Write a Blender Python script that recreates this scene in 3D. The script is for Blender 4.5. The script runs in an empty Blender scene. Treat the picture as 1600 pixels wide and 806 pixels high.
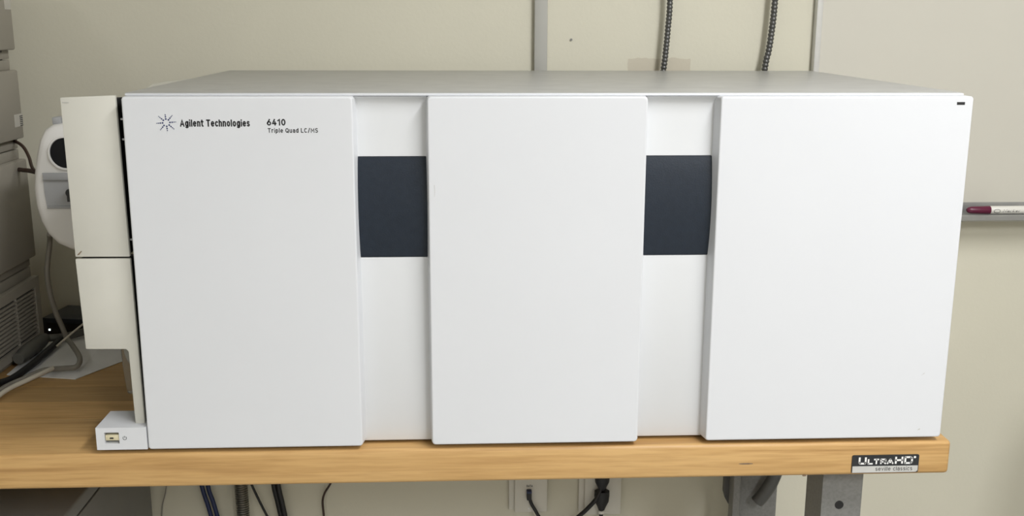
import bpy, bmesh, math, random
from mathutils import Vector, Matrix
random.seed(7)
scene = bpy.context.scene
col = scene.collection

# ------------------------------------------------------------------ camera
def camera():
    pitch, yaw, roll = 0.2230, 0.0477, 0.0030
    cy, sy, cp, sp = math.cos(yaw), math.sin(yaw), math.cos(pitch), math.sin(pitch)
    f = Vector((sy*cp, cy*cp, -sp)); r = Vector((cy, -sy, 0)); u = r.cross(f)
    c, s = math.cos(roll), math.sin(roll)
    R = c*r + s*u; U = -s*r + c*u
    cd = bpy.data.cameras.new('camera'); cd.sensor_width = 36; cd.sensor_fit = 'HORIZONTAL'
    cd.lens = 1631.87/1600*36; cd.clip_start = 0.02
    o = bpy.data.objects.new('camera', cd); col.objects.link(o)
    m = Matrix((R, U, -f)).transposed().to_4x4(); m.translation = Vector((-0.0282, -1.2777, 0.5454))
    o.matrix_world = m
    scene.camera = o
camera()

# ------------------------------------------------------------------ world, lights, exposure
w = bpy.data.worlds.new('world'); scene.world = w; w.use_nodes = True
w.node_tree.nodes['Background'].inputs[0].default_value = (1, 0.98, 0.95, 1)
w.node_tree.nodes['Background'].inputs[1].default_value = 0.05

def area(name, loc, sx, sy, power, color=(0.975, 0.98, 1.0)):
    l = bpy.data.lights.new(name, 'AREA'); l.shape = 'RECTANGLE'; l.size = sx; l.size_y = sy
    l.energy = power; l.color = color
    o = bpy.data.objects.new(name, l); col.objects.link(o); o.location = loc
    return o
CEIL = 1.72
TROFFERS = [((0.84, -1.05), 29), ((1.25, -3.0), 56), ((-1.5, -3.0), 10)]  # rear pair: unseen panels added behind the camera as fill light
for i, ((x, y), p) in enumerate(TROFFERS):
    area('ceiling_lamp_light', (x, y, CEIL-0.035), 0.26, 1.15, p)

vs = scene.view_settings
scene.display_settings.display_device = 'sRGB'
vs.view_transform = 'Standard'; vs.look = 'None'; vs.gamma = 1; vs.use_curve_mapping = False
vs.exposure = 0.34

# ------------------------------------------------------------------ materials
def mat(name, color, rough=0.5, spec=0.5, metal=0.0, noise=None, bump=None, tint=0.0, coat=0.0):
    """noise=(scale, amount) colour mottling; bump=(scale, strength, distance)"""
    m = bpy.data.materials.new(name); m.use_nodes = True
    nt = m.node_tree; b = nt.nodes['Principled BSDF']
    b.inputs['Base Color'].default_value = (*color, 1); b.inputs['Roughness'].default_value = rough
    b.inputs['Specular IOR Level'].default_value = spec; b.inputs['Metallic'].default_value = metal
    b.inputs['Coat Weight'].default_value = coat
    tc = nt.nodes.new('ShaderNodeTexCoord')
    if noise:
        n = nt.nodes.new('ShaderNodeTexNoise'); n.inputs['Scale'].default_value = noise[0]; n.inputs['Detail'].default_value = 5
        nt.links.new(tc.outputs['Object'], n.inputs['Vector'])
        r = nt.nodes.new('ShaderNodeMapRange'); r.inputs[1].default_value = 0.3; r.inputs[2].default_value = 0.7
        r.inputs[3].default_value = 1-noise[1]; r.inputs[4].default_value = 1+noise[1]
        nt.links.new(n.outputs['Fac'], r.inputs[0])
        x = nt.nodes.new('ShaderNodeVectorMath'); x.operation = 'SCALE'; x.inputs[0].default_value = color
        nt.links.new(r.outputs[0], x.inputs['Scale']); nt.links.new(x.outputs[0], b.inputs['Base Color'])
    if bump:
        n2 = nt.nodes.new('ShaderNodeTexNoise'); n2.inputs['Scale'].default_value = bump[0]; n2.inputs['Detail'].default_value = 3
        nt.links.new(tc.outputs['Object'], n2.inputs['Vector'])
        bp = nt.nodes.new('ShaderNodeBump'); bp.inputs['Strength'].default_value = bump[1]; bp.inputs['Distance'].default_value = bump[2]
        nt.links.new(n2.outputs['Fac'], bp.inputs['Height']); nt.links.new(bp.outputs['Normal'], b.inputs['Normal'])
    return m

def wood_mat():
    m = bpy.data.materials.new('beech_wood'); m.use_nodes = True
    nt = m.node_tree; b = nt.nodes['Principled BSDF']; L = nt.links.new
    tc = nt.nodes.new('ShaderNodeTexCoord'); oi = nt.nodes.new('ShaderNodeObjectInfo')
    off = nt.nodes.new('ShaderNodeVectorMath'); off.operation = 'SCALE'; off.inputs[0].default_value = (37, 11, 23)
    L(oi.outputs['Random'], off.inputs['Scale'])
    add = nt.nodes.new('ShaderNodeVectorMath'); L(tc.outputs['Object'], add.inputs[0]); L(off.outputs[0], add.inputs[1])
    def noise(scale, vec, detail, dist=0.0):
        mp = nt.nodes.new('ShaderNodeMapping'); mp.inputs['Scale'].default_value = vec; L(add.outputs[0], mp.inputs['Vector'])
        n = nt.nodes.new('ShaderNodeTexNoise'); n.inputs['Scale'].default_value = scale; n.inputs['Detail'].default_value = detail
        n.inputs['Distortion'].default_value = dist
        L(mp.outputs[0], n.inputs['Vector']); return n
    broad = noise(3.0, (0.8, 9, 16), 4, 1.2)
    fine = noise(30, (0.5, 9, 9), 6)
    ramp = nt.nodes.new('ShaderNodeValToRGB'); L(broad.outputs['Fac'], ramp.inputs['Fac'])
    e = ramp.color_ramp.elements
    e[0].position = 0.24; e[0].color = (0.42, 0.235, 0.085, 1); e[1].position = 0.72; e[1].color = (0.69, 0.44, 0.185, 1)
    k = e.new(0.45); k.color = (0.62, 0.38, 0.150, 1)
    mul = nt.nodes.new('ShaderNodeMix'); mul.data_type = 'RGBA'; mul.blend_type = 'MULTIPLY'; mul.inputs['Factor'].default_value = 0.55
    fr = nt.nodes.new('ShaderNodeValToRGB'); L(fine.outputs['Fac'], fr.inputs['Fac'])
    fr.color_ramp.elements[0].position = 0.3; fr.color_ramp.elements[0].color = (0.72, 0.66, 0.58, 1)
    fr.color_ramp.elements[1].position = 0.6; fr.color_ramp.elements[1].color = (1, 1, 1, 1)
    L(ramp.outputs['Color'], mul.inputs['A']); L(fr.outputs['Color'], mul.inputs['B'])
    hs = nt.nodes.new('ShaderNodeHueSaturation'); L(mul.outputs['Result'], hs.inputs['Color'])
    vr = nt.nodes.new('ShaderNodeMapRange'); L(oi.outputs['Random'], vr.inputs[0]); vr.inputs[3].default_value = 0.78; vr.inputs[4].default_value = 1.08
    L(vr.outputs[0], hs.inputs['Value']); L(hs.outputs['Color'], b.inputs['Base Color'])
    b.inputs['Roughness'].default_value = 0.42; b.inputs['Specular IOR Level'].default_value = 0.4
    bp = nt.nodes.new('ShaderNodeBump'); bp.inputs['Strength'].default_value = 0.15; bp.inputs['Distance'].default_value = 0.001
    L(fine.outputs['Fac'], bp.inputs['Height']); L(bp.outputs['Normal'], b.inputs['Normal'])
    return m

def wall_mat():
    """painted plaster with a slightly darker touched-up paint patch"""
    m = mat('wall_paint', (0.66, 0.635, 0.52), 0.6, 0.3, noise=(2.5, 0.025), bump=(160, 0.12, 0.002))
    nt = m.node_tree; b = nt.nodes['Principled BSDF']; L = nt.links.new
    src = b.inputs['Base Color'].links[0].from_socket
    tc = nt.nodes.new('ShaderNodeTexCoord'); sep = nt.nodes.new('ShaderNodeSeparateXYZ'); L(tc.outputs['Object'], sep.inputs[0])
    nz = nt.nodes.new('ShaderNodeTexNoise'); nz.inputs['Scale'].default_value = 60; L(tc.outputs['Object'], nz.inputs['Vector'])
    def band(sock, c, h):
        a = nt.nodes.new('ShaderNodeMath'); a.operation = 'SUBTRACT'; L(sock, a.inputs[0]); a.inputs[1].default_value = c
        d = nt.nodes.new('ShaderNodeMath'); d.operation = 'ABSOLUTE'; L(a.outputs[0], d.inputs[0])
        q = nt.nodes.new('ShaderNodeMath'); q.operation = 'MULTIPLY_ADD'; L(nz.outputs['Fac'], q.inputs[0]); q.inputs[1].default_value = 0.008; L(d.outputs[0], q.inputs[2])
        g = nt.nodes.new('ShaderNodeMath'); g.operation = 'LESS_THAN'; L(q.outputs[0], g.inputs[0]); g.inputs[1].default_value = h+0.004
        return g.outputs[0]
    mm = nt.nodes.new('ShaderNodeMath'); mm.operation = 'MULTIPLY'
    L(band(sep.outputs['X'], 0.330, 0.058), mm.inputs[0]); L(band(sep.outputs['Z'], 0.45, 0.030), mm.inputs[1])
    mx = nt.nodes.new('ShaderNodeMix'); mx.data_type = 'RGBA'; L(mm.outputs[0], mx.inputs['Factor'])
    L(src, mx.inputs['A']); mx.inputs['B'].default_value = (0.58, 0.535, 0.43, 1); L(mx.outputs['Result'], b.inputs['Base Color'])
    return m

M = {}
M['wood'] = wood_mat()
M['wall'] = wall_mat()
M['wall_plain'] = mat('room_paint', (0.68, 0.66, 0.60), 0.65, 0.3, noise=(2.5, 0.03))
M['ceiling'] = mat('ceiling_tile', (0.75, 0.75, 0.72), 0.8, noise=(40, 0.05))
M['floor'] = mat('floor_vinyl', (0.46, 0.45, 0.42), 0.4, noise=(30, 0.12))
M['white'] = mat('white_enamel', (0.69, 0.705, 0.73), 0.42, 0.4, noise=(6, 0.008), bump=(900, 0.04, 0.0006))
M['white2'] = mat('white_strip_plastic', (0.71, 0.725, 0.74), 0.42, 0.4, bump=(900, 0.04, 0.0006))
M['cream'] = mat('aged_cream_plastic', (0.62, 0.61, 0.548), 0.5, 0.35, noise=(14, 0.03), bump=(700, 0.05, 0.0006))
M['lid'] = mat('grey_textured_enamel', (0.40, 0.40, 0.385), 0.36, 0.5, noise=(24, 0.07), bump=(700, 0.08, 0.0005))
M['navy'] = mat('dark_slate_plastic', (0.012, 0.019, 0.031), 0.42, 0.35, noise=(120, 0.08), bump=(600, 0.25, 0.0006))
M['black'] = mat('black_plastic', (0.008, 0.008, 0.009), 0.45, noise=(50, 0.1))
M['cable_black'] = mat('black_cable_rubber', (0.010, 0.010, 0.011), 0.5, noise=(50, 0.1))
M['chassis'] = mat('gap_shade_black', (0.010, 0.010, 0.011), 0.7, noise=(50, 0.1))  # flat black put in for the shade inside the side cover gap
M['ink'] = mat('black_print', (0.012, 0.012, 0.014), 0.6, noise=(80, 0.05))
M['blue_ink'] = mat('blue_print', (0.025, 0.035, 0.12), 0.6, noise=(80, 0.05))
M['module'] = mat('taupe_module_plastic', (0.36, 0.335, 0.285), 0.55, 0.35, noise=(8, 0.03), bump=(600, 0.06, 0.0006))
M['module_dark'] = mat('shadow_gap_plastic', (0.015, 0.014, 0.013), 0.8, noise=(30, 0.1))
M['gadget'] = mat('glossy_white_plastic', (0.72, 0.71, 0.68), 0.3, 0.5, noise=(9, 0.01))
M['gadget_grey'] = mat('cool_grey_plastic', (0.34, 0.345, 0.35), 0.4, noise=(30, 0.03))
M['glass_black'] = mat('black_window_glass', (0.003, 0.004, 0.006), 0.25, 0.25, noise=(20, 0.05))
M['steel'] = mat('brushed_steel', (0.55, 0.55, 0.53), 0.32, metal=1.0, noise=(60, 0.06))
M['flex'] = mat('galvanised_flex', (0.12, 0.12, 0.115), 0.4, metal=0.6, noise=(80, 0.15))
M['alu'] = mat('satin_aluminium', (0.66, 0.66, 0.64), 0.35, metal=0.35, noise=(60, 0.03))
M['grey_paint'] = mat('grey_powder_coat', (0.23, 0.23, 0.22), 0.45, 0.4, noise=(260, 0.10), bump=(500, 0.1, 0.0006))
M['raceway'] = mat('grey_raceway_plastic', (0.44, 0.435, 0.40), 0.45, noise=(20, 0.02))
M['board'] = mat('whiteboard_enamel', (0.585, 0.565, 0.495), 0.4, 0.45, noise=(3, 0.015))
M['plate'] = mat('outlet_plate_plastic', (0.66, 0.64, 0.57), 0.4, noise=(20, 0.02))
M['cable_beige'] = mat('beige_cable_jacket', (0.58, 0.54, 0.45), 0.5, noise=(50, 0.05))
M['cable_grey'] = mat('grey_cable_jacket', (0.27, 0.255, 0.22), 0.5, noise=(50, 0.05))
M['plug_grey'] = mat('dark_grey_rubber', (0.11, 0.108, 0.095), 0.55, noise=(50, 0.1))
M['tray'] = mat('grey_tray_aluminium', (0.36, 0.36, 0.35), 0.35, metal=0.5, noise=(60, 0.04))
M['cable_blue'] = mat('navy_blue_cable_jacket', (0.012, 0.022, 0.085), 0.45, noise=(50, 0.05))
M['cable_brown'] = mat('brown_cable_jacket', (0.045, 0.022, 0.014), 0.5, noise=(50, 0.05))
M['paper'] = mat('white_paper', (0.86, 0.86, 0.84), 0.7, 0.3, noise=(18, 0.05), bump=(22, 0.5, 0.006))
M['dark_steel'] = mat('dark_grey_steel', (0.085, 0.085, 0.08), 0.5, noise=(60, 0.08))
M['flex_bright'] = mat('bright_galvanised_flex', (0.36, 0.355, 0.33), 0.3, metal=0.85, noise=(80, 0.1))
M['cabinet'] = mat('dark_grey_cabinet', (0.20, 0.20, 0.19), 0.5, noise=(14, 0.04))
M['burgundy'] = mat('burgundy_plastic', (0.11, 0.008, 0.035), 0.35, noise=(40, 0.05))
M['marker_white'] = mat('marker_white_plastic', (0.72, 0.70, 0.64), 0.4, noise=(40, 0.02))
M['badge_black'] = mat('badge_black', (0.016, 0.018, 0.021), 0.35, noise=(60, 0.05))
M['badge_silver'] = mat('badge_silver', (0.62, 0.62, 0.60), 0.35, 0.5, metal=0.35, noise=(60, 0.03))
M['badge_letter'] = mat('badge_letter_silver', (0.86, 0.86, 0.84), 0.4, noise=(60, 0.02))
M['beige_key'] = mat('beige_rocker_plastic', (0.68, 0.62, 0.42), 0.4, noise=(40, 0.03))
M['device'] = mat('navy_black_metal', (0.022, 0.026, 0.034), 0.4, noise=(40, 0.08))
M['sticker'] = mat('paper_sticker', (0.52, 0.50, 0.45), 0.6, noise=(60, 0.04))
M['scuff'] = mat('brown_scuff', (0.20, 0.14, 0.09), 0.8, noise=(200, 0.2))
M['scuff_grey'] = mat('grey_scuff', (0.48, 0.47, 0.44), 0.8, noise=(200, 0.1))
def lamp_mat(name, c, s):
    m = mat(name, c); b = m.node_tree.nodes['Principled BSDF']
    b.inputs['Emission Color'].default_value = (*c, 1); b.inputs['Emission Strength'].default_value = s; return m
M['diffuser'] = lamp_mat('lamp_diffuser', (1, 0.985, 0.95), 1.5)
M['led'] = lamp_mat('white_led', (0.9, 1, 0.95), 1.6)
def clear_mat():
    m = mat('clear_vinyl', (0.85, 0.85, 0.8), 0.12); b = m.node_tree.nodes['Principled BSDF']
    b.inputs['Transmission Weight'].default_value = 0.85; b.inputs['IOR'].default_value = 1.2; return m
M['clear'] = clear_mat()

# ------------------------------------------------------------------ helpers
def tag(o, label=None, cat=None, group=None, kind=None):
    if label: o['label'] = label
    if cat: o['category'] = cat
    if group: o['group'] = group
    if kind: o['kind'] = kind
    return o
def thing(name, loc, label, cat, group=None):
    o = bpy.data.objects.new(name, None); o.empty_display_size = 0.05; col.objects.link(o); o.location = loc
    return tag(o, label, cat, group)
def root_loc(p):
    v = Vector((0, 0, 0))
    while p is not None: v = v + p.location; p = p.parent
    return v
def link(name, bm, m, parent=None, smooth=False, origin=None):
    """bm is in world coordinates; the object gets its parent's frame, or its own origin at its base"""
    bmesh.ops.recalc_face_normals(bm, faces=bm.faces)
    if parent is None:
        if origin is None:
            xs = [v.co for v in bm.verts]
            origin = Vector(((min(c.x for c in xs)+max(c.x for c in xs))/2, (min(c.y for c in xs)+max(c.y for c in xs))/2, min(c.z for c in xs)))
        off = Vector(origin)
    else: off = root_loc(parent)
    bmesh.ops.translate(bm, verts=bm.verts, vec=-off)
    me = bpy.data.meshes.new(name); bm.to_mesh(me); bm.free()
    me.materials.append(M[m])
    if smooth:
        for p in me.polygons: p.use_smooth = True
        try: me.set_sharp_from_angle(angle=math.radians(40))
        except Exception: pass
    o = bpy.data.objects.new(name, me); col.objects.link(o)
    if parent is None: o.location = off
    else: o.parent = parent
    return o
def add_box(bm, lo, hi, bev=0.0, seg=2, sel=None):
    vs = [bm.verts.new((x, y, z)) for x in (lo[0], hi[0]) for y in (lo[1], hi[1]) for z in (lo[2], hi[2])]
    fs = [bm.faces.new([vs[i] for i in q]) for q in ((0, 1, 3, 2), (4, 6, 7, 5), (0, 4, 5, 1), (2, 3, 7, 6), (0, 2, 6, 4), (1, 5, 7, 3))]
    if bev > 0:
        es = set(e for f in fs for e in f.edges)
        if sel: es = [e for e in es if sel(e)]
        bmesh.ops.bevel(bm, geom=list(es), offset=bev, segments=seg, profile=0.5, affect='EDGES')
    return bm
def box(name, lo, hi, m, parent=None, bev=0.0, seg=2, sel=None):
    return link(name, add_box(bmesh.new(), lo, hi, bev, seg, sel), m, parent, smooth=bev > 0)
def struct(o): o['kind'] = 'structure'; return o

def catmull(pts, n=10):
    P = [Vector(p) for p in pts]
    if len(P) < 3: return [P[0].lerp(P[1], t/n) for t in range(n+1)]
    P = [P[0]*2-P[1]] + P + [P[-1]*2-P[-2]]; out = []
    for i in range(1, len(P)-2):
        a, b, c, d = P[i-1:i+3]
        for k in range(n):
            t = k/n
            out.append(0.5*((2*b)+(c-a)*t+(2*a-5*b+4*c-d)*t*t+(3*b-a-3*c+d)*t**3))
    out.append(P[-2]); return out
def add_tube(bm, pts, rad, n=10):
    """rad: number or list of numbers"""
    P = [Vector(p) for p in pts]; N = len(P)
    R = rad if isinstance(rad, (list, tuple)) else [rad]*N
    rings = []; up = None
    for i in range(N):
        t = (P[min(i+1, N-1)]-P[max(i-1, 0)]).normalized()
        if up is None: up = t.orthogonal().normalized()
        up = (up - t*up.dot(t)).normalized(); s = t.cross(up)
        rings.append([bm.verts.new(P[i]+R[i]*(math.cos(2*math.pi*k/n)*up+math.sin(2*math.pi*k/n)*s)) for k in range(n)])
    for a, b in zip(rings, rings[1:]):
        for k in range(n): bm.faces.new((a[k], a[(k+1) % n], b[(k+1) % n], b[k]))
    bm.faces.new(rings[0][::-1]); bm.faces.new(rings[-1]); return bm
def tube(name, pts, r, m, parent=None, n=10, res=10):
    return link(name, add_tube(bmesh.new(), catmull(pts, res), r, n), m, parent, smooth=True)
def ribbed(name, pts, r, pitch, m, depth=0.22, n=14):
    c = catmull(pts, 40); L = [0]
    for a, b in zip(c, c[1:]): L.append(L[-1]+(b-a).length)
    step = pitch/6; out = []; rr = []; j = 0; s = 0
    while s < L[-1]:
        while L[j+1] < s: j += 1
        t = (s-L[j])/(L[j+1]-L[j]); out.append(c[j].lerp(c[j+1], t))
        rr.append(r*(1-depth*(0.5+0.5*math.cos(2*math.pi*s/pitch))**1.6)); s += step
    return link(name, add_tube(bmesh.new(), out, rr, n), m, None, smooth=True)
def prism(name, poly, y0, y1, m, parent=None, bev=0.0, seg=2):
    """poly in X,Z extruded from y0 (front) to y1"""
    bm = bmesh.new()
    a = [bm.verts.new((x, y0, z)) for x, z in poly]; b = [bm.verts.new((x, y1, z)) for x, z in poly]
    bm.faces.new(a); bm.faces.new(b[::-1]); n = len(poly)
    for i in range(n): bm.faces.new((a[i], b[i], b[(i+1) % n], a[(i+1) % n]))
    bmesh.ops.recalc_face_normals(bm, faces=bm.faces)
    if bev: bmesh.ops.bevel(bm, geom=[e for e in bm.edges], offset=bev, segments=seg, profile=0.5, affect='EDGES')
    return link(name, bm, m, parent, smooth=bev > 0)
def rrect(x0, x1, z0, z1, r, n=5):
    pts = []
    for cx, cz, a0 in ((x1-r, z1-r, 0), (x0+r, z1-r, 90), (x0+r, z0+r, 180), (x1-r, z0+r, 270)):
        for k in range(n+1):
            a = math.radians(a0+90*k/n); pts.append((cx+r*math.cos(a), cz+r*math.sin(a)))
    return pts
def loft(bm, loops, cap0=True, cap1=True):
    R = [[bm.verts.new(p) for p in l] for l in loops]; n = len(R[0])
    for a, b in zip(R, R[1:]):
        for k in range(n): bm.faces.new((a[k], a[(k+1) % n], b[(k+1) % n], b[k]))
    if cap0: bm.faces.new(R[0][::-1])
    if cap1: bm.faces.new(R[-1])
    return bm
def disc_y(bm, cx, cz, y0, y1, r, n=24, r1=None):
    r1 = r if r1 is None else r1
    return loft(bm, [[(cx+q*math.cos(2*math.pi*k/n), y, cz+q*math.sin(2*math.pi*k/n)) for k in range(n)] for q, y in ((r, y1), (r1, y0))])
def arc(cx, cz, rx, rz, a0, a1, n=10):
    return [(cx+rx*math.cos(math.radians(a0+(a1-a0)*k/n)), cz+rz*math.sin(math.radians(a0+(a1-a0)*k/n))) for k in range(n+1)]
X_ = 0.74                                   # x-height; capitals are 1 high; glyph = (width, strokes)
def bowl(x0, x1, z0, z1): return arc((x0+x1)/2, (z0+z1)/2, (x1-x0)/2, (z1-z0)/2, 0, 360, 20)
GLYPH = {
 'A': (.66, [[(0, 0), (.33, 1), (.66, 0)], [(.11, .30), (.55, .30)]]),
 'T': (.56, [[(0, 1), (.56, 1)], [(.28, 1), (.28, 0)]]),
 'L': (.44, [[(0, 1), (0, 0), (.44, 0)]]),
 'C': (.54, [arc(.29, .5, .29, .5, 52, 308, 16)]),
 'S': (.50, [arc(.25, .75, .24, .25, 35, 270, 10)+arc(.25, .25, .25, .25, 90, -145, 10)]),
 'M': (.72, [[(0, 0), (0, 1), (.36, .32), (.72, 1), (.72, 0)]]),
 'Q': (.64, [bowl(0, .64, 0, 1), [(.40, .24), (.66, -.04)]]),
 '/': (.34, [[(0, -.06), (.34, 1.04)]]),
 'a': (.42, [[(.42, 0), (.42, .50)]+arc(.22, .50, .20, X_-.50, 0, 150, 7), [(.42, .42), (.20, .42)]+arc(.20, .21, .20, .21, 90, 270, 8)+[(.26, 0), (.42, .12)]]),
 'c': (.38, [arc(.22, X_/2, .22, X_/2, 50, 310, 14)]),
 'd': (.44, [bowl(0, .42, 0, X_), [(.44, 1), (.44, 0)]]),
 'e': (.44, [[(.01, X_/2), (.44, X_/2)]+arc(.22, X_/2, .22, X_/2, 0, 310, 16)]),
 'g': (.44, [bowl(0, .42, 0, X_), [(.44, X_), (.44, -.08)]+arc(.22, -.08, .22, .19, 0, -145, 8)]),
 'h': (.42, [[(0, 1), (0, 0)], [(0, .52)]+arc(.21, .52, .21, X_-.52, 180, 0, 8)+[(.42, 0)]]),
 'i': (.0, [[(0, .68), (0, 0)], [(0, 1.0), (0, 1.02)]]),
 'l': (.0, [[(0, 1), (0, 0)]]),
 'n': (.42, [[(0, X_), (0, 0)], [(0, .52)]+arc(.21, .52, .21, X_-.52, 180, 0, 8)+[(.42, 0)]]),
 'o': (.44, [bowl(0, .44, 0, X_)]),
 'p': (.44, [[(0, X_), (0, -.26)], bowl(.02, .44, 0, X_)]),
 'r': (.26, [[(0, X_), (0, 0)], [(0, .50)]+arc(.20, .50, .20, X_-.50, 180, 70, 6)]),
 's': (.36, [arc(.18, X_*.75, .17, X_*.25, 35, 270, 8)+arc(.18, X_*.25, .18, X_*.25, 90, -145, 8)]),
 't': (.26, [[(.08, .98), (.08, .14)]+arc(.22, .14, .14, .14, 180, 280, 5), [(-.06, X_), (.26, X_)]]),
 'u': (.42, [[(0, X_), (0, .22)]+arc(.21, .22, .21, .22, 180, 360, 8)+[(.42, X_)], [(.42, .2), (.42, 0)]]),
 'v': (.42, [[(0, X_), (.21, 0), (.42, X_)]]),
 'k': (.40, [[(0, 1), (0, 0)], [(.38, X_), (.02, .32)], [(.14, .42), (.40, 0)]]),
 'D': (.54, [[(0, 0), (0, 1), (.24, 1)]+arc(.24, .5, .30, .5, 90, -90, 12)+[(0, 0)]]),
 '6': (.50, [bowl(0, .50, 0, .60), [(.02, .36), (.34, 1)]]),
 '4': (.52, [[(.52, .26), (0, .26), (.30, 1)], [(.38, .55), (.38, 0)]]),
 '1': (.26, [[(0, .80), (.24, 1), (.24, 0)]]),
 '0': (.50, [bowl(0, .50, 0, 1)]),
}
def text(name, s, x0, x1, zbase, cap, y, m, parent, weight=0.15, gap=0.20, shear=0.0, depth=0.0002):
    """single-stroke lettering facing -Y whose ink spans x0..x1; 'cap' is the height of its capitals, 'weight' the stroke in cap heights"""
    pen = 0; lines = []
    for ch in s:
        if ch == ' ': pen += .42; continue
        wd, L = GLYPH[ch]
        for l in L: lines.append([(pen+px+shear*pz, pz) for px, pz in l])
        pen += wd+weight+gap
    xa = min(p[0] for l in lines for p in l); xb = max(p[0] for l in lines for p in l)
    wz = weight*cap; sx = (x1-x0-wz)/(xb-xa); bm = bmesh.new(); hw = wz/2
    for l in lines:
        P = [Vector((x0+hw+(px-xa)*sx, 0, zbase+hw+pz*(cap-wz))) for px, pz in l]
        closed = (P[0]-P[-1]).length < 1e-6
        Lf, Rt = [], []; n = len(P)
        for k in range(n):
            a = P[k-1] if k else (P[-2] if closed else P[0]); b = P[k+1] if k < n-1 else (P[1] if closed else P[-1])
            d1 = (P[k]-a); d2 = (b-P[k])
            d1 = d1.normalized() if d1.length > 1e-9 else d2.normalized(); d2 = d2.normalized() if d2.length > 1e-9 else d1
            t = d1+d2; t = t.normalized() if t.length > 1e-6 else d1
            e = Vector((-t.z, 0, t.x)); f = hw/max(.55, abs(t.dot(d1)))
            q = P[k]
            if not closed and k == 0: q = q-d1*hw*.95
            if not closed and k == n-1: q = q+d2*hw*.95
            Lf.append(q+e*f); Rt.append(q-e*f)
        R = []
        for k in range(n): R.append([bm.verts.new((v.x, yy, v.z)) for v, yy in ((Lf[k], y), (Rt[k], y), (Rt[k], y-depth), (Lf[k], y-depth))])
        for a, b in zip(R, R[1:]):
            for k in range(4): bm.faces.new((a[k], a[(k+1) % 4], b[(k+1) % 4], b[k]))
        if not closed: bm.faces.new(R[0][::-1]); bm.faces.new(R[-1])
    return link(name, bm, m, parent)

# ------------------------------------------------------------------ the room
WY = 0.640
FL = -0.95
def wallbox(name, lo, hi, m):
    bm = add_box(bmesh.new(), lo, hi); return struct(link(name, bm, m, None, origin=(0, 0, 0)))
wallbox('wall_back', (-2.6, WY, FL), (3.0, WY+0.1, CEIL), 'wall')
wallbox('floor', (-2.6, -4.2, FL-0.1), (3.0, WY+0.1, FL), 'floor')
wallbox('ceiling', (-2.6, -4.2, CEIL), (3.0, WY+0.1, CEIL+0.1), 'ceiling')
wallbox('wall_left', (-2.7, -4.2, FL), (-2.6, WY+0.1, CEIL), 'wall_plain')
wallbox('wall_right', (3.0, -4.2, FL), (3.1, WY+0.1, CEIL), 'wall_plain')
wallbox('wall_rear', (-2.7, -4.3, FL), (3.1, -4.2, CEIL), 'wall_plain')
for i, ((x, y), p) in enumerate(TROFFERS):
    t = thing('ceiling_lamp', (x, y, CEIL), ['flush ceiling light panel above the right end of the bench', 'unseen ceiling light panel added as fill farther back on the right', 'unseen ceiling light panel added as fill farther back on the left'][i], 'lamp', 'ceiling light panels')
    bm = bmesh.new()
    for lo, hi in (((x-.16, y-.61), (x+.16, y-.58)), ((x-.16, y+.58), (x+.16, y+.61)), ((x-.16, y-.58), (x-.13, y+.58)), ((x+.13, y-.58), (x+.16, y+.58))):
        add_box(bm, (*lo, CEIL-.03), (*hi, CEIL))
    link('frame', bm, 'alu', t)
    box('diffuser', (x-.13, y-.58, CEIL-.022), (x+.13, y+.58, CEIL-.012), 'diffuser', t)

# ------------------------------------------------------------------ workbench
BX0, BX1, BT = -1.20, 0.622, 0.047
bench = thing('workbench', (-0.29, 0.30, FL), 'long beech wood workbench with grey steel legs under the white instrument', 'workbench')
ys = [0.0, 0.062, 0.128, 0.196, 0.262, 0.330, 0.398, 0.464, 0.534, 0.606]
for i in range(9):
    a, b = ys[i], ys[i+1]
    def sel(e, a=a, first=(i == 0)):
        p, q = e.verts[0].co, e.verts[1].co
        return (first and abs(p.y-a) < 1e-6 and abs(q.y-a) < 1e-6) or (abs(p.x-BX1) < 1e-6 and abs(q.x-BX1) < 1e-6 and (abs(p.y-q.y) > 1e-6))
    box('stave', (BX0, a+(0.0004 if i else 0), -BT), (BX1, b-0.0004, 0.0 if i else 0.0002), 'wood', bench, 0.0055, 4, sel)
def upright(xc, y0, y1, name='leg'):
    """folded steel channel: broad face towards the front, flanges going back"""
    wdt = 0.0285; t = 0.003; bm = bmesh.new()
    add_box(bm, (xc-wdt, y0, FL+0.02), (xc+wdt, y0+t, -BT))
    add_box(bm, (xc-wdt, y0+t, FL+0.02), (xc-wdt+t, y1, -BT)); add_box(bm, (xc+wdt-t, y0+t, FL+0.02), (xc+wdt, y1, -BT))
    l = link(name, bm, 'grey_paint', bench)
    for k in range(6):
        z = -0.119-0.13*k; link('bolt_hole', disc_y(bmesh.new(), xc-0.003, z, y0-0.0008, y0+0.001, 0.0062, 16), 'black', l)
    box('foot', (xc-0.02, y0, FL), (xc+0.02, y0+0.04, FL+0.02), 'black', l, 0.003)
    return l
for xc in (0.502, -1.09):
    upright(xc, 0.060, 0.125); 
    bm = bmesh.new(); add_box(bm, (xc-.004, 0.12, FL+.12), (xc+.004, 0.5, FL+.18)); link('stretcher', bm, 'grey_paint', bench)
    # rear upright: broad plate with one flange
    bm = bmesh.new(); add_box(bm, (xc-.012, .548, FL+.02), (xc+.066, .551, -BT)); add_box(bm, (xc-.026, .520, FL+.02), (xc-.012, .551, -BT), 0.002, 2)
    l = link('leg', bm, 'grey_paint', bench)
    box('foot', (xc, .53, FL), (xc+.04, .57, FL+.02), 'black', l, 0.003)
box('rail', (BX0+0.06, 0.565, -0.14), (0.47, 0.575, -BT), 'grey_paint', bench)
tube('clamp_lever', [(0.560, 0.520, -0.262), (0.548, 0.522, -0.300), (0.535, 0.524, -0.325), (0.524, 0.526, -0.341)], 0.0125, 'dark_steel', bench, 14)
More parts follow.
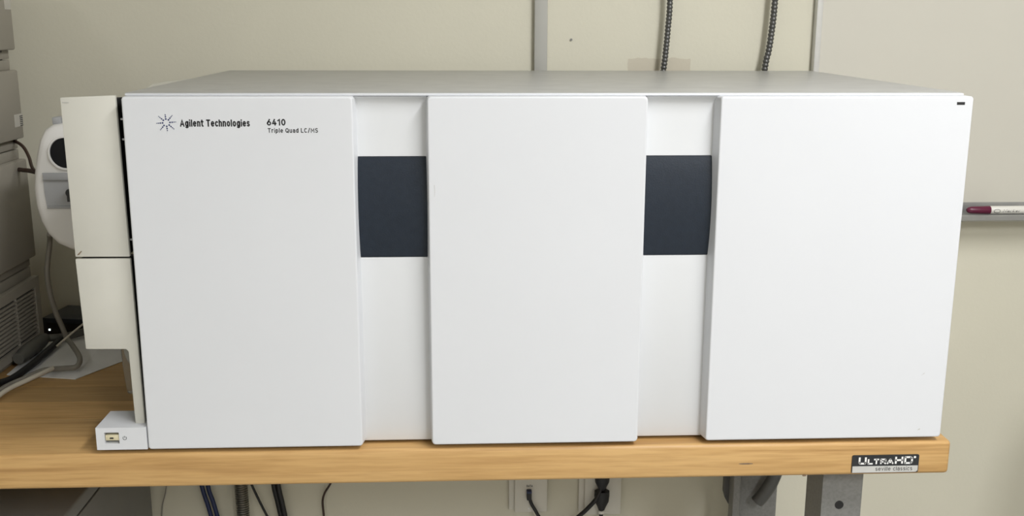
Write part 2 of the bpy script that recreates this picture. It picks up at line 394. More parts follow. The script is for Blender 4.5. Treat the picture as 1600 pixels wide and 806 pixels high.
prism('leg_bracket', [(0.466, -0.05), (0.479, -0.05), (0.481, -0.362), (0.476, -0.357), (0.470, -0.346), (0.466, -0.332)], 0.552, 0.562, 'dark_steel', bench, 0.001)
# maker's badge on the front edge
bz0, bz1 = -0.0432, -0.0178
bd = prism('badge', rrect(0.488, 0.579, bz0, bz1, 0.002, 3), -0.0012, 0.0002, 'badge_black', bench)
tag(bd, 'black and silver maker badge with raised lettering')
prism('badge_strip', [(0.489, bz0+.0006), (0.5755, bz0+.0006), (0.578, bz0+.0028), (0.578, bz0+.0098), (0.489, bz0+.0098)], -0.0015, -0.0011, 'badge_silver', bd)
zb = bz0+0.0122
GL = {'U': [[(0, 1), (0, .22), (.12, .02), (.88, .02), (1, .22), (1, 1)]], 'L': [[(0, 1), (0, 0), (1, 0)]], 'T': [[(0, 1), (1, 1)], [(.5, 1), (.5, 0)]],
      'R': [[(0, 0), (0, 1), (.9, 1), (1, .9), (1, .5), (.9, .42), (0, .42)], [(.6, .42), (1, 0)]], 'A': [[(0, 0), (.5, 1), (1, 0)], [(.2, .3), (.8, .3)]],
      'H': [[(0, 0), (0, 1)], [(1, 0), (1, 1)], [(0, .52), (1, .52)]], 'D': [[(0, 0), (0, 1), (.8, 1), (1, .8), (1, .2), (.8, 0), (0, 0)]]}
def stroke_letter(ch, x0, x1, z0, h, wd, y):
    bm = bmesh.new(); hw = wd/2
    P = lambda p: Vector((x0+hw+p[0]*(x1-x0-wd), 0, z0+hw+p[1]*(h-wd)))
    for line in GL[ch]:
        for a, b in zip(line, line[1:]):
            a, b = P(a), P(b); d = (b-a).normalized(); e = Vector((-d.z, 0, d.x))
            q = [a-d*hw*.6-e*hw, b+d*hw*.6-e*hw, b+d*hw*.6+e*hw, a-d*hw*.6+e*hw]
            loft(bm, [[(v.x, y0_, v.z) for v in q] for y0_ in (y+.0001, y-.0003)])
    return link('letter', bm, 'badge_letter', bd)
for ch, xa, xb, h in (('U', .4968, .5075, .0107), ('L', .5092, .5165, .0080), ('T', .5172, .5248, .0080), ('R', .5262, .5345, .0080), ('A', .5352, .5445, .0080), ('H', .5462, .5572, .0108), ('D', .5590, .5705, .0108)):
    stroke_letter(ch, xa, xb, zb, h, .0024 if h > .01 else .0020, -0.0012)
bm = disc_y(bmesh.new(), .5730, zb+.0096, -.0015, -.0011, .0016, 14); link('registered_mark', bm, 'badge_letter', bd)
text('lettering', 'seville classics', .5205, .5705, bz0+.0031, .0056, -0.0015, 'ink', bd, 0.11, 0.16)
# little nicks and knots along the edge
for (x, z, l) in ((0.345, -0.0275, .010), (0.425, -0.0460, .003)):
    bm = bmesh.new(); loft(bm, [[(x+l*math.cos(a), y, z+0.0011*math.sin(a)) for a in [2*math.pi*k/10 for k in range(10)]] for y in (0.0005, -0.0002)]); link('knot', bm, 'scuff', bench)

# ------------------------------------------------------------------ the mass spectrometer
ms = thing('mass_spectrometer', (0.085, 0.30, 0.0), 'wide white laboratory mass spectrometer with two dark windows standing on the workbench', 'instrument')
box('chassis', (-0.424, 0.024, 0.010), (0.597, 0.592, 0.452), 'white2', ms, 0.003)
for (x, y) in ((-0.39, 0.06), (0.55, 0.06), (-0.39, 0.55), (0.55, 0.55), (0.08, 0.06)):
    bm = bmesh.new(); n = 16
    loft(bm, [[(x+.02*math.cos(2*math.pi*k/n), y+.02*math.sin(2*math.pi*k/n), z) for k in range(n)] for z in (0.0002, 0.0102)])
    link('foot', bm, 'black', ms)
lidbm = bmesh.new()
add_box(lidbm, (-0.4355, 0.0175, 0.4525), (0.5985, 0.598, 0.4600), 0.0018, 3)
link('lid', lidbm, 'lid', ms, True)
box('lid_edge', (-0.4345, 0.0125, 0.4560), (0.5985, 0.0180, 0.4592), 'white', ms, 0.0012, 2)

def front_panel(x0, x1, z0=0.006, z1=0.4562, dl=0.003, dr=0.003, r=0.005):
    bm = bmesh.new()
    def loop(o, y, ol=0, orr=0): return [(x, y, z) for x, z in rrect(x0-ol+o, x1+orr-o, z0+o, z1-o, max(r-o*0.5, 0.001), 5)]
    loft(bm, [loop(0, 0.023, dl, dr), loop(0, 0.0036, dl*.06, dr*.06), loop(0, 0.0026), loop(0.0003, 0.0012), loop(0.0009, 0.0003), loop(0.0018, 0.0), loop(0.0030, 0.0)])
    return link('front_panel', bm, 'white', ms, True)
pl = front_panel(-0.4352, -0.1605, dl=0.0, dr=0.003, r=0.004)
pm = front_panel(-0.0709, 0.1990)
pr = front_panel(0.2889, 0.6056, dl=0.0045, dr=0.0, r=0.004)
RY = 0.020
def strip(x0, x1):
    """recessed strip between panels; its top sweeps forward to meet the panels' upper edge"""
    bm = bmesh.new(); prof = []
    for k in range(9):
        t = k/8; prof.append((0.010+(RY-0.010)*(1-(1-t)**2.2), 0.4555-0.009*t))
    prof.append((RY, 0.3815)); up = prof + [(0.03, 0.3815), (0.03, 0.4555)]
    loft(bm, [[(x, y, z) for y, z in up] for x in (x0, x1)]); link('recess_panel', bm, 'white2', ms, True)
    bm = bmesh.new(); lo = [(RY, 0.2530), (RY, 0.0075), (RY+.001, 0.0055), (RY+.003, 0.0048), (0.03, 0.0048), (0.03, 0.2530)]
    loft(bm, [[(x, y, z) for y, z in lo] for x in (x0, x1)]); link('recess_panel', bm, 'white2', ms, True)
    bm = bmesh.new(); c = []
    for k in range(15):
        t = k/14; c.append((RY-0.0005-0.0050*math.sin(math.pi*t)**0.8, 0.3808-t*(0.3808-0.2538)))
    c += [(0.03, 0.2538), (0.03, 0.3808)]
    loft(bm, [[(x, y, z) for y, z in c] for x in (x0+.0012, x1-.0006)]); o = link('dark_window', bm, 'navy', ms, True)
    return o
o = strip(-0.1600, -0.0715); tag(o, 'dark slate window panel left of the middle door')
o = strip(0.1995, 0.2870); tag(o, 'dark slate window panel right of the middle door')
# print on the left panel
bm = bmesh.new()
cx, cz = -0.3835, 0.4252
for k in range(8):
    a = math.radians(45*k+4)
    L = 0.0098 if k % 2 == 0 else 0.0115
    if k in (0, 4): L = 0.0128
    for j, (t, s) in enumerate(((0.0044, .00105), (0.0070, .00085), (0.0093, .00060), (0.0112, .00045))):
        if t > L: continue
        px, pz = cx+t*math.cos(a), cz+t*math.sin(a)
        n = 10; st = 1.0 + (0.25*j)
        d = Vector((math.cos(a), 0, math.sin(a))); e = Vector((-math.sin(a), 0, math.cos(a)))
        lp = [[Vector((px, y, pz))+d*(s*st*math.cos(2*math.pi*q/n))+e*(s*math.sin(2*math.pi*q/n)) for q in range(n)] for y in (0.0001, -0.0002)]
        loft(bm, lp)
tag(link('starburst_logo', bm, 'blue_ink', pl), 'blue dotted starburst emblem')
text('lettering', 'Agilent Technologies', -0.3675, -0.2843, 0.4203, 0.0086, 0.0001, 'ink', pl, 0.19, 0.20)
text('lettering', '6410', -0.2640, -0.2415, 0.4215, 0.0080, 0.0001, 'ink', pl, 0.20, 0.16)
text('lettering', 'Triple Quad LC/MS', -0.2632, -0.2030, 0.4128, 0.0056, 0.0001, 'ink', pl, 0.17, 0.20)
prism('status_mark', [(0.5845, 0.4458), (0.5945, 0.4458), (0.5945, 0.4492), (0.5845, 0.4492)], -0.0003, 0.0002, 'ink', pr)
prism('scuff', [(-0.0635, 0.3480), (-0.0630, 0.3480), (-0.0626, 0.3390), (-0.0632, 0.3335), (-0.0635, 0.3335), (-0.0630, 0.3390)], -0.0001, 0.0001, 'scuff_grey', pm)
prism('scuff', [(0.573, 0.0165), (0.5765, 0.0190), (0.5765, 0.0170)], -0.0001, 0.0001, 'scuff_grey', pr)
prism('scuff', [(0.572, 0.093), (0.576, 0.097), (0.5755, 0.0955)], -0.0001, 0.0001, 'scuff_grey', pr)
# cream side covers, black parts standing in for the gap's shade, power module
box('gap_shade_plate', (-0.4430, 0.047, 0.040), (-0.4245, 0.560, 0.449), 'chassis', ms)
uc = prism('side_cover', [(-0.5120, 0.4540), (-0.4465, 0.4566), (-0.4442, 0.2570), (-0.5110, 0.2573)], 0.0150, 0.0215, 'cream', ms, 0.0012, 2); tag(uc, 'aged cream upper side cover')
lc = prism('side_cover', [(-0.5115, 0.2548), (-0.4440, 0.2548), (-0.4418, 0.0345), (-0.4540, 0.0345), (-0.4555, 0.1330), (-0.4580, 0.1365), (-0.5085, 0.1372)], 0.0150, 0.0215, 'cream', ms, 0.0012, 2); tag(lc, 'aged cream lower side cover with a narrow leg')
prism('gap_shade_backing', [(-0.5100, 0.4520), (-0.4490, 0.4520), (-0.4470, 0.2590), (-0.5090, 0.2590)], 0.0215, 0.050, 'chassis', ms)
prism('gap_shade_backing', [(-0.5090, 0.2530), (-0.4470, 0.2530), (-0.4440, 0.0360), (-0.4525, 0.0360), (-0.4535, 0.1390), (-0.5070, 0.1395)], 0.0215, 0.050, 'chassis', ms)
box('gap_shade_filler', (-0.4360, 0.026, 0.012), (-0.4245, 0.0465, 0.449), 'chassis', ms)
for z in (0.4263, 0.4015, 0.276): box('hinge_pin', (-0.4450, 0.024, z), (-0.4400, 0.027, z+.0022), 'white', ms)
prism('scuff', [(-0.5095, 0.4475), (-0.5020, 0.4475), (-0.5020, 0.4486), (-0.5095, 0.4488)], 0.0146, 0.0152, 'scuff_grey', uc)
prism('scuff', [(-0.5085, 0.2600), (-0.5030, 0.2652), (-0.5022, 0.2645), (-0.5060, 0.2600)], 0.0146, 0.0152, 'scuff', uc)
bm = bmesh.new()
pts = [(-.436, .049), (-.440, .13), (-.458, .19), (-.474, .27), (-.470, .34), (-.458, .41), (-.442, .455), (-.434, .50)]
pl_ = pts + [(-.433, .50), (-.433, .049)]
loft(bm, [[(x, y, z) for x, y in pl_] for z in (0.43, 0.4555)]); tag(link('source_hood', bm, 'cream', ms), 'cream rounded hood along the left edge')
pw = bmesh.new()
x0, x1, z0, z1 = -0.5000, -0.4362, 0.0065, 0.0365
rx0, rx1, rz0, rz1 = -0.4895, -0.4710, 0.0148, 0.0300
add_box(pw, (x0, 0.012, z0), (x1, 0.060, z1))
add_box(pw, (x0, 0.0, z0), (rx0, 0.012, z1)); add_box(pw, (rx1, 0.0, z0), (x1, 0.012, z1))
add_box(pw, (rx0, 0.0, z0), (rx1, 0.012, rz0)); add_box(pw, (rx0, 0.0, rz1), (rx1, 0.012, z1))
bmesh.ops.remove_doubles(pw, verts=pw.verts, dist=1e-5)
pwo = link('power_module', pw, 'white', ms); tag(pwo, 'small white box with the power switch')
kb = box('rocker', (rx0+.0006, 0.0012, 0.0186), (rx1-.0004, 0.011, 0.0262), 'beige_key', pwo, 0.0008); tag(kb, 'beige rocker switch with a black mark')
box('rocker_mark', (-0.4830, 0.0004, 0.0212), (-0.4785, 0.0014, 0.0228), 'ink', pwo)
bm = bmesh.new(); pc = (-0.4640, 0.0223)
arc = [(pc[0]+.0023*math.sin(math.radians(a)), -0.0001, pc[1]+.0023*math.cos(math.radians(a))) for a in range(35, 330, 14)]
add_tube(bm, arc, 0.0003, 6); add_tube(bm, [(pc[0], -.0001, pc[1]+.0006), (pc[0], -.0001, pc[1]+.0029)], 0.0003, 6); link('power_symbol', bm, 'ink', pwo)
box('foot', (-0.490, 0.02, 0.0003), (-0.450, 0.05, 0.0066), 'black', pwo)
# ion source block at the left side (behind the cream covers)
src = [(-0.445, 0.400), (-0.600, 0.4005), (-0.616, 0.3985), (-0.6275, 0.392), (-0.636, 0.378), (-0.643, 0.355), (-0.6485, 0.330), (-0.6515, 0.305), (-0.6505, 0.280), (-0.6455, 0.257), (-0.637, 0.238), (-0.624, 0.2235), (-0.606, 0.2145), (-0.585, 0.211), (-0.445, 0.211)]
bm = bmesh.new()
def off(o):
    c = Vector((-0.55, 0.306)); out = []
    for x, z in src:
        if x > -0.45: out.append((x, z-o if z > .3 else z+o)); continue
        d = (Vector((x, z))-c); d.x *= 1.0; out.append(tuple(Vector((x, z))-d.normalized()*o))
    return out
loft(bm, [[(x, y, z) for x, z in off(o)] for o, y in ((0, .40), (0, .262), (.0015, .256), (.005, .2515), (.011, .2495))])
isrc = link('ion_source', bm, 'gadget', None, True); tag(isrc, 'rounded white housing with a round black window behind the cream side cover', 'ion source')
c = (-0.5985, 0.3585)
bm = bmesh.new(); n = 32
loft(bm, [[(c[0]+q*math.cos(2*math.pi*k/n), y, c[1]+q*math.sin(2*math.pi*k/n)) for k in range(n)] for q, y in ((.0235, .2510), (.0250, .2485), (.0242, .2465), (.0222, .2465), (.0215, .2490))], True, False)
link('window_ring', bm, 'gadget', isrc, True)
bm = disc_y(bmesh.new(), c[0], c[1], .2482, .2505, .0222, 32); tag(link('window', bm, 'glass_black', isrc), 'round black window')
bm = bmesh.new()
loft(bm, [[(-.634, y, .330), (-.570, y, .330), (-.570, y, .2775), (-.6315, y, .2775), (-.6335, y, .300)] for y in (.2505, .2484)]); link('grey_recess', bm, 'gadget_grey', isrc)
box('recess_ledge', (-.633, .2450, .3195), (-.570, .2500, .3297), 'gadget_grey', isrc, .001)
box('recess_sill', (-.6315, .2465, .2778), (-.570, .2500, .2815), 'gadget_grey', isrc, .001)
bm = disc_y(bmesh.new(), -.594, .302, .238, .250, .006, 18); add_box(bm, (-.599, .240, .289), (-.590, .249, .303)); link('latch', bm, 'black', isrc)
bm = add_box(bmesh.new(), (-.6185, .262, .398), (-.606, .29, .4085), .0015); link('top_catch', bm, 'gadget_grey', isrc, True)
# clear drain tube hanging behind the narrow leg
tube('drain_tube', [(-.494, .120, .225), (-.494, .120, .15), (-.493, .120, .10), (-.491, .121, .06), (-.490, .124, .041)], .0068, 'clear', ms, 14)

# ------------------------------------------------------------------ stack of instrument modules at the left
SX0, SX1, SY0, SY1 = -1.09, -0.748, 0.045, 0.478
MG = 'stacked grey modules left of the instrument'
def module(z0, z1, label, top=0.012, base=0.012, louvers=False, sticker=None):
    """z0..z1 is the broad body; inset lips stand above and below it"""
    t = thing('instrument_module', ((SX0+SX1)/2, (SY0+SY1)/2, z0-base), label, 'instrument', MG)
    i = 0.010
    if not louvers:
        box('body', (SX0, SY0, z0), (SX1, SY1, z1), 'module', t, 0.003)
    else:
        t_ = 0.010
        box('body', (SX0, SY0, z0), (SX1-t_, SY1, z1), 'module', t, 0.002)
        gz0, gz1, gy0, gy1 = z0+0.014, z1-0.016, 0.13, SY1-0.018
        bm = bmesh.new()
        add_box(bm, (SX1-t_, SY0, z0), (SX1, SY1, gz0)); add_box(bm, (SX1-t_, SY0, gz1), (SX1, SY1, z1))
        add_box(bm, (SX1-t_, SY0, gz0), (SX1, gy0, gz1)); add_box(bm, (SX1-t_, gy1, gz0), (SX1, SY1, gz1))
        g = link('grille_frame', bm, 'module', t)
        box('grille_back', (SX1-t_, gy0, gz0), (SX1-.0058, gy1, gz1), 'module_dark', t)
        n = 12; st = (gz1-gz0)/n; sm = None
        for k in range(n-1):
            zc = gz0+(k+1)*st
            so = box('slat', (SX1-.0055, gy0, zc-.28*st), (SX1-.0015, gy1, zc+.28*st), 'module', g)
        for yy in (0.385,): box('mullion', (SX1-.0056, yy, gz0), (SX1-.0012, yy+.0025, gz1), 'module', g)
    if top: box('top_lip', (SX0+i, SY0+i, z1), (SX1-i, SY1-0.004, z1+top), 'module', t, 0.0015)
    box('base_lip', (SX0+i, SY0+i, z0-base+.0016), (SX1-i, SY1-0.004, z0), 'module', t, 0.0015)
    box('shadow_gap', (SX0+.02, SY0+.02, z0-base), (SX1-.018, SY1-.012, z0-base+.0018), 'module_dark', t)
    if sticker:
        (ya, yb, za, zb_) = sticker
        s = bmesh.new(); add_box(s, (SX1-.0002, ya, za), (SX1+.0004, yb, zb_)); so = link('sticker', s, 'sticker', t)
    return t
m4 = module(0.0135, 0.1230, 'lowest grey module of the stack, with a slatted side grille', top=0.017, base=0.0135, louvers=True)
m3 = module(0.1570, 0.3220, 'tall plain grey module resting on the slatted bottom module', top=0.016, base=0.017)
m2 = module(0.3560, 0.4660, 'grey module with a torn barcode sticker near its back edge', top=0.016, base=0.018, sticker=(.446, .4765, .376, .396))
bm = bmesh.new()
for k in range(6): add_box(bm, (SX1-.0001, .4655, .3765+k*.0030), (SX1+.0007, .4770, .3765+k*.0030+.0014))
link('barcode', bm, 'ink', m2)
m1 = module(0.4980, 0.6300, 'topmost grey module of the stack, cut off by the picture edge', top=0.0, base=0.016, sticker=(.452, .4745, .5610, .585))
bm = bmesh.new()
for k in range(10): add_box(bm, (SX1-.0095, .20+k*.026, .4945), (SX1-.0090, .212+k*.026, .4975))
link('vent_slot', bm, 'black', m1)

# ------------------------------------------------------------------ clutter on the bench at the left
def quadstrip(rows):
    bm = bmesh.new(); V = [[bm.verts.new(p) for p in r] for r in rows]
    for a, b in zip(V, V[1:]):
        for i in range(len(a)-1): bm.faces.new((a[i], a[i+1], b[i+1], b[i]))
    return bm
A, B, C = Vector((-0.7465, .318, .0015)), Vector((-0.632, .293, .0015)), Vector((-0.545, .455, .0015))
E_, G_ = Vector((-0.622, .490, .036)), Vector((-0.7465, .470, .006))
N = 10
def gp(u, v):
    p = A.lerp(B, u).lerp(G_.lerp(E_, u), v)
    p.z = 0.0016 + 0.036*min(1, v*1.08)*(0.10+0.90*u) + 0.0015*math.sin(9*u+5*v)*v
    return p
rows = [[gp(i/N, j/N) for i in range(N+1)] for j in range(N+1)]
bm = quadstrip(rows)
edge = [rows[j][N] for j in range(N+1)]
side = [B.lerp(C, j/N) for j in range(N+1)]
bm2 = quadstrip([edge, side]); me = bpy.data.meshes.new('tmp'); bm2.to_mesh(me); bm.from_mesh(me); bpy.data.meshes.remove(me); bm2.free()
bmesh.ops.remove_doubles(bm, verts=bm.verts, dist=2e-4)
bmesh.ops.recalc_face_normals(bm, faces=bm.faces)
r = bmesh.ops.solidify(bm, geom=bm.faces[:], thickness=0.0012)
tag(link('paper_folder', bm, 'paper', None, False), 'crumpled white paper folder on the bench under the tangled cables', 'folder')

nd = thing('network_device', (-0.70, .55, 0.0), 'small black network box with a lit status light beside the grey stack', 'network box')
def rz(pts, a=math.radians(-10), o=Vector((-0.768, .522, 0))):
    R_ = Matrix.Rotation(a, 3, 'Z'); return [o+R_ @ Vector(p) for p in pts]
def rbox(name, lo, hi, m, par, bev=0):
    bm = add_box(bmesh.new(), lo, hi, bev); 
    for v in bm.verts: v.co = rz([v.co])[0]
    return link(name, bm, m, par, bev > 0)
rbox('case', (0, 0, 0.003), (.15, .085, .036), 'device', nd, .002)
rbox('front_plate', (.010, -.0012, .006), (.145, .0005, .028), 'black', nd)
for k in range(4): rbox('port', (.030+.022*k, -.0016, .010), (.044+.022*k, -.0008, .021), 'module_dark', nd)
rbox('status_light', (.0125, -.0022, .0135), (.0155, -.001, .0165), 'led', nd)
rbox('status_light', (.041, -.0022, .0165), (.0425, -.001, .018), 'led', nd)
for k in range(2): rbox('foot', (.01+.12*k, .01, 0.0002), (.02+.12*k, .07, .003), 'black', nd)

# grey power plug with black cord lying against the modules
pg = thing('power_plug', (-0.722, .38, 0.0), 'grey moulded power plug lying on papers against the slatted module', 'plug')
path = catmull([(-.7335, .335, .0215), (-.7325, .365, .0225), (-.7315, .405, .0235), (-.7300, .435, .0250)], 8)
rad = [.007+.0055*math.sin(math.pi*min(1, .12+i/(len(path)-1)*.75)) for i in range(len(path))]
link('plug_body', add_tube(bmesh.new(), path, rad, 12), 'plug_grey', pg, True)
tube('strain_relief', [(-.7300, .435, .0250), (-.716, .442, .0235), (-.695, .444, .0255), (-.665, .446, .0330), (-.63, .448, .040)], .0062, 'plug_grey', pg, 10)
o = tube('flat_cord', [(-.700, .425, .026), (-.709, .385, .0165), (-.713, .335, .0120), (-.724, .285, .0062), (-.737, .25, .0062), (-.7405, .15, .0062), (-.7415, .03, .0062)], .0056, 'cable_black'); tag(o, 'black mains lead running between the grey plug and the beige cable', 'lead')
o = tube('signal_cable', [(-.668, .34, .222), (-.685, .38, .199), (-.694, .38, .146), (-.688, .38, .093), (-.680, .385, .058), (-.677, .392, .037), (-.661, .371, .031), (-.636, .330, .0235), (-.636, .313, .0150), (-.656, .314, .0120), (-.687, .314, .0090), (-.708, .281, .0058), (-.7215, .24, .0048), (-.7245, .15, .0048), (-.726, .03, .0048)], .0042, 'cable_grey'); tag(o, 'thick taupe cable hanging from the white housing and curling on papers', 'cable')
o = tube('beige_cable', [(-.668, .302, .0165), (-.690, .262, .0120), (-.708, .222, .0085), (-.714, .15, .0044), (-.715, .03, .0044)], .0037, 'cable_beige'); tag(o, 'pale beige cable end lying on the wood at the left edge', 'cable')
o = tube('thin_wire', [(-.630, .41, .075), (-.648, .375, .062), (-.664, .348, .049), (-.672, .335, .042)], .0016, 'cable_beige'); tag(o, 'thin beige wire crossing in front of the black network box', 'wire')
o = tube('brown_wire', [(-.765, .47, .352), (-.742, .44, .351), (-.726, .42, .345), (-.712, .40, .333), (-.690, .36, .318), (-.655, .33, .31)], .0026, 'cable_brown'); tag(o, 'brown wire arching from the upper modules to the white housing', 'wire')
o = tube('brown_wire', [(-.765, .46, .307), (-.735, .43, .309), (-.712, .41, .3095), (-.655, .35, .308)], .0036, 'cable_brown'); tag(o, 'short dark wire entering the white housing below the arching one', 'wire')

# ------------------------------------------------------------------ on the wall
bm = add_box(bmesh.new(), (0.1015, WY-0.014, -0.05), (0.1250, WY, CEIL), 0.002, 2)
tag(link('cable_raceway', bm, 'raceway', None, True), 'flat grey cable raceway running vertically up the wall', 'raceway')
o = ribbed('flexible_conduit', [(.300, .614, .10), (.316, .614, .30), (.3335, .613, .460), (.3370, .613, .50), (.3395, .613, .54), (.341, .613, .585), (.340, .613, .75), (.337, .616, 1.1)], .0056, .0066, 'flex'); tag(o, 'thin ribbed metal conduit on the wall nearer the grey raceway', 'conduit', 'flexible metal conduits on the wall')
o = ribbed('flexible_conduit', [(.485, .614, .10), (.502, .614, .30), (.5175, .613, .460), (.5230, .613, .494), (.5265, .613, .528), (.5295, .613, .584), (.533, .613, .75), (.533, .616, 1.1)], .0060, .0068, 'flex'); tag(o, 'ribbed metal conduit on the wall nearer the whiteboard frame', 'conduit', 'flexible metal conduits on the wall')
wb = thing('whiteboard', (1.3, WY, 0.18), 'large whiteboard with aluminium frame and pen tray at the right', 'whiteboard')
WX0, WZ0 = 0.610, 0.196
box('writing_surface', (WX0+.004, WY-.010, WZ0), (2.1, WY-.0005, 1.40), 'board', wb)
prism('frame', [(WX0, WZ0), (WX0+.011, WZ0), (WX0+.011, 1.41), (WX0, 1.41)], WY-.018, WY-.0002, 'alu', wb, .0015)
box('frame', (WX0, WY-.018, 1.395), (2.1, WY-.0002, 1.415), 'alu', wb, .0015)
box('frame', (2.09, WY-.018, WZ0), (2.11, WY-.0002, 1.41), 'alu', wb, .0015)
bm = bmesh.new()   # pen tray: back plate, shelf, rounded lip
tr = [(WY-.0002, .214), (WY-.012, .214), (WY-.013, .196), (WY-.052, .194), (WY-.056, .1975), (WY-.060, .1965), (WY-.060, .188), (WY-.050, .184), (WY-.0002, .184)]
loft(bm, [[(x, y, z) for y, z in tr] for x in (0.70, 2.0)]); link('pen_tray', bm, 'tray', wb)
mk = thing('marker', (0.98, WY-.035, .1955), 'whiteboard marker with burgundy cap lying on the pen tray', 'marker')
my, mz, mr = WY-.036, .2035, .0075
def tubex(name, xs, rs, m, par):
    bm = bmesh.new(); n = 20
    loft(bm, [[(x, my+r*math.cos(2*math.pi*k/n), mz+r*math.sin(2*math.pi*k/n)) for k in range(n)] for x, r in zip(xs, rs)]); return link(name, bm, m, par, True)
tubex('barrel', [.956, .957, 1.025, 1.033], [.0068, .0075, .0075, .0060], 'marker_white', mk)
cap = tubex('cap', [.9125, .9145, .920, .9555, .9560], [.003, .0048, .0066, .0078, .0076], 'burgundy', mk)
text('lettering', 'Marker', .978, 1.012, mz-.0030, .0050, my-.0072, 'ink', mk, 0.16, 0.18, 0.25)
bm = bmesh.new(); add_tube(bm, [(.967+.006*math.cos(a), my-.0073, mz-.001+.0032*math.sin(a)) for a in [2*math.pi*k/24 for k in range(25)]], .0004, 5); link('oval_logo', bm, 'ink', mk)
# nail scar
bm = disc_y(bmesh.new(), .1690, .513, WY-.002, WY, .0022, 10); tag(link('wall_screw', bm, 'grey_paint', None), 'tiny screw stub in the wall right of the grey raceway', 'screw')

# outlets below the bench
def outlet(x0, x1, z0, label):
    t = thing('outlet_plate', ((x0+x1)/2, WY, z0), label, 'outlet', 'wall outlets under the bench')
    box('back_box', (x0-.011, WY-.010, z0+.002), (x1-.004, WY, z0+.118), 'plate', t, .0015)
    box('cover', (x0, WY-.018, z0), (x1, WY-.010, z0+.120), 'plate', t, .002)
    bm = disc_y(bmesh.new(), (x0+x1)/2-.004, z0+.009, WY-.0186, WY-.0175, .0020, 10); link('screw', bm, 'steel', t)
    return t
o1 = outlet(0.069, 0.1335, -0.402, 'pale data outlet plate under the bench with a small plugged cable')
text('lettering', 'DATA', .0925, .1045, -0.3475, .0042, WY-.018, 'ink', o1, .2)
o2 = outlet(0.2075, 0.2800, -0.410, 'pale power outlet plate under the bench holding two black plugs')
for z in (-.372, -.335):
    n = 24; bm = bmesh.new(); loft(bm, [[(.243+.0155*math.cos(2*math.pi*k/n), y, z+.0155*math.sin(2*math.pi*k/n)) for k in range(n)] for y in (WY-.0175, WY-.0192)]); link('socket', bm, 'plate', o2, True)
dc = thing('data_cable', (.10, WY-.03, -.42), 'thin black data cable with blue tipped plug in the data outlet', 'cable')
bm = add_box(bmesh.new(), (.0925, WY-.030, -.3715), (.1020, WY-.016, -.3555), .002); link('plug', bm, 'cable_black', dc, True)
box('plug_tip', (.0922, WY-.0305, -.3565), (.1023, WY-.016, -.3525), 'cable_blue', dc, .001)
tube('cord', [(.0985, WY-.026, -.370), (.1025, WY-.027, -.381), (.112, WY-.028, -.398), (.1225, WY-.028, -.425), (.128, WY-.03, -.50), (.128, WY-.035, -.70), (.12, WY-.04, -.94)], .0034, 'cable_black', dc)
def plug(zc, label, cord):
    t = thing('black_plug', (.241, WY-.03, zc-.03), label, 'plug', 'black plugs in the outlet')
    n = 16; bm = bmesh.new()
    prof = [(.0148, .018), (.0150, .008), (.0140, -.004), (.0090, -.014), (.0060, -.022)]
    loft(bm, [[(.240+r*math.cos(2*math.pi*k/n), WY-.030+min(r, .0105)*math.sin(2*math.pi*k/n), zc+dz) for k in range(n)] for r, dz in prof]); link('plug_body', bm, 'cable_black', t, True)
    tube('cord', cord, .0042, 'cable_black', t); return t
plug(-.371, 'lower black plug in the power outlet with its cord tied', [(.2395, WY-.030, -.385), (.2395, WY-.030, -.402), (.2385, WY-.030, -.43), (.235, WY-.03, -.55), (.23, WY-.05, -.94)])
plug(-.330, 'upper black plug in the power outlet with its cord slanting left', [(.238, WY-.034, -.345), (.228, WY-.038, -.366), (.208, WY-.036, -.391), (.185, WY-.032, -.417), (.165, WY-.032, -.46), (.155, WY-.04, -.7), (.155, WY-.05, -.94)])
o = bmesh.new(); n = 14; loft(o, [[(.2393+.0058*math.cos(2*math.pi*k/n), WY-.030+.0058*math.sin(2*math.pi*k/n), z) for k in range(n)] for z in (-.4005, -.3945)]); add_box(o, (.243, WY-.032, -.3990), (.254, WY-.031, -.3975))
tag(link('cable_tie', o, 'marker_white', None), 'small white tie wrapped round the lower plug cord', 'cable tie')

# cables hanging down the wall below the bench, left half
def hang(name, pts, r, m, label, cat='cable', group=None):
    top = Vector(pts[0]); end = Vector(pts[-1]); yy = top.y
    full = [(top.x-.003, yy, -.06), (top.x-.001, yy, -.2)] + pts + [tuple(end+(end-Vector(pts[-2]))*1.2), (end.x+(end.x-pts[-2][0])*2+.004, yy, -.62), (end.x+(end.x-pts[-2][0])*2, yy-.02, FL+.006)]
    return tag(tube(name, full, r, m), label, cat, group)
hang('grey_wire', [(-.604, .632, -.30), (-.609, .632, -.345), (-.6175, .632, -.375), (-.621, .632, -.40)], .0012, 'cable_grey', 'thin grey wire down the wall beside the dark cabinet', 'wire')
hang('blue_cable', [(-.540, .622, -.30), (-.5360, .622, -.34), (-.5285, .622, -.372), (-.5225, .622, -.40)], .0042, 'cable_blue', 'left of the two navy blue cables under the bench', 'cable', 'blue cables under the bench')
hang('blue_cable', [(-.527, .622, -.30), (-.5245, .622, -.34), (-.5180, .622, -.365), (-.5105, .622, -.40)], .0042, 'cable_blue', 'right of the two navy blue cables, beside the ribbed steel conduit', 'cable', 'blue cables under the bench')
o = ribbed('steel_conduit', [(-.463, .618, -.07), (-.463, .618, -.25), (-.4615, .618, -.335), (-.4595, .615, -.40), (-.455, .60, -.60), (-.455, .59, FL+.004)], .0128, .0046, 'flex_bright', .30, 18); tag(o, 'thick ribbed steel conduit hanging below the bench', 'conduit')
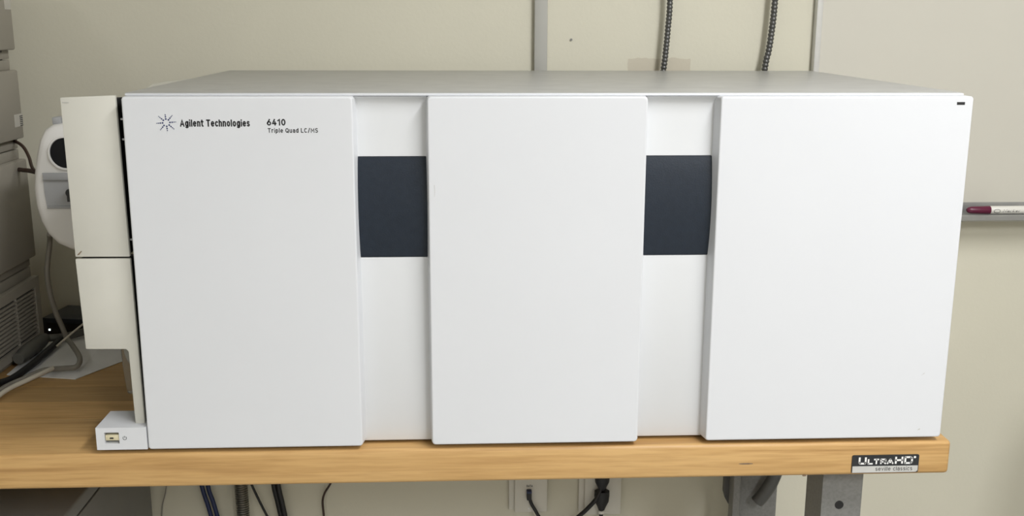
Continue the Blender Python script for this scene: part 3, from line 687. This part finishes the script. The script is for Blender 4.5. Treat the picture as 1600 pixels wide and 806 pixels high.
hang('thin_black_cable', [(-.4475, .626, -.31), (-.4415, .626, -.337), (-.4290, .626, -.37), (-.4165, .626, -.40)], .0024, 'cable_black', 'thin black cable slanting from behind the ribbed steel conduit')
hang('black_cable', [(-.400, .622, -.30), (-.3985, .622, -.337), (-.3930, .622, -.37), (-.3880, .622, -.40)], .0052, 'cable_black', 'left of the two thick black cables running together under the bench', 'cable', 'paired black cables')
hang('black_cable', [(-.391, .616, -.30), (-.3890, .616, -.337), (-.3835, .616, -.37), (-.3790, .616, -.40)], .0048, 'cable_black', 'right of the two thick black cables running together under the bench', 'cable', 'paired black cables')
hang('brown_cable', [(-.283, .630, -.315), (-.2905, .630, -.336), (-.3030, .630, -.357), (-.3075, .630, -.375), (-.3065, .630, -.402)], .0021, 'cable_brown', 'thin dark brown cable bending down the wall alone')

# dark cabinet under the bench at the left
cb = thing('under_bench_cabinet', (-0.80, .325, FL), 'dark grey metal cabinet standing under the left of the bench', 'cabinet')
box('body', (-0.98, .05, FL+.03), (-0.628, .600, -.2062), 'cabinet', cb, .002)
box('seam_gap', (-0.976, .054, -.2064), (-0.630, .598, -.2040), 'black', cb)
box('top_panel', (-0.98, .05, -.2042), (-0.628, .600, -.1800), 'cabinet', cb, .004, 3)
box('plinth', (-0.97, .07, FL), (-0.64, .59, FL+.031), 'black', cb)

# low unseen cabinet added past the bench's end to shadow the wall
tc_ = thing('shadow_cabinet', (1.38, -.33, FL), 'unseen waist-high grey cabinet added right of the bench to cast a wall shadow', 'cabinet')
cx0, cx1, cy0, cy1, cz = 1.10, 1.66, -.62, -.06, 0.14
box('body', (cx0, cy0, FL+.05), (cx1, cy1, cz), 'module', tc_, .004)
box('plinth', (cx0+.02, cy0+.03, FL), (cx1-.02, cy1-.02, FL+.05), 'black', tc_)
for k in range(2):
    xa = cx0+.006+k*(cx1-cx0)/2; xb = xa+(cx1-cx0)/2-.012
    d = box('door', (xa, cy0-.018, FL+.06), (xb, cy0, cz-.01), 'module', tc_, .003)
    xh = xb-.03 if k == 0 else xa+.03
    box('handle', (xh-.006, cy0-.045, -.35), (xh+.006, cy0-.018, -.20), 'alu', d, .003)
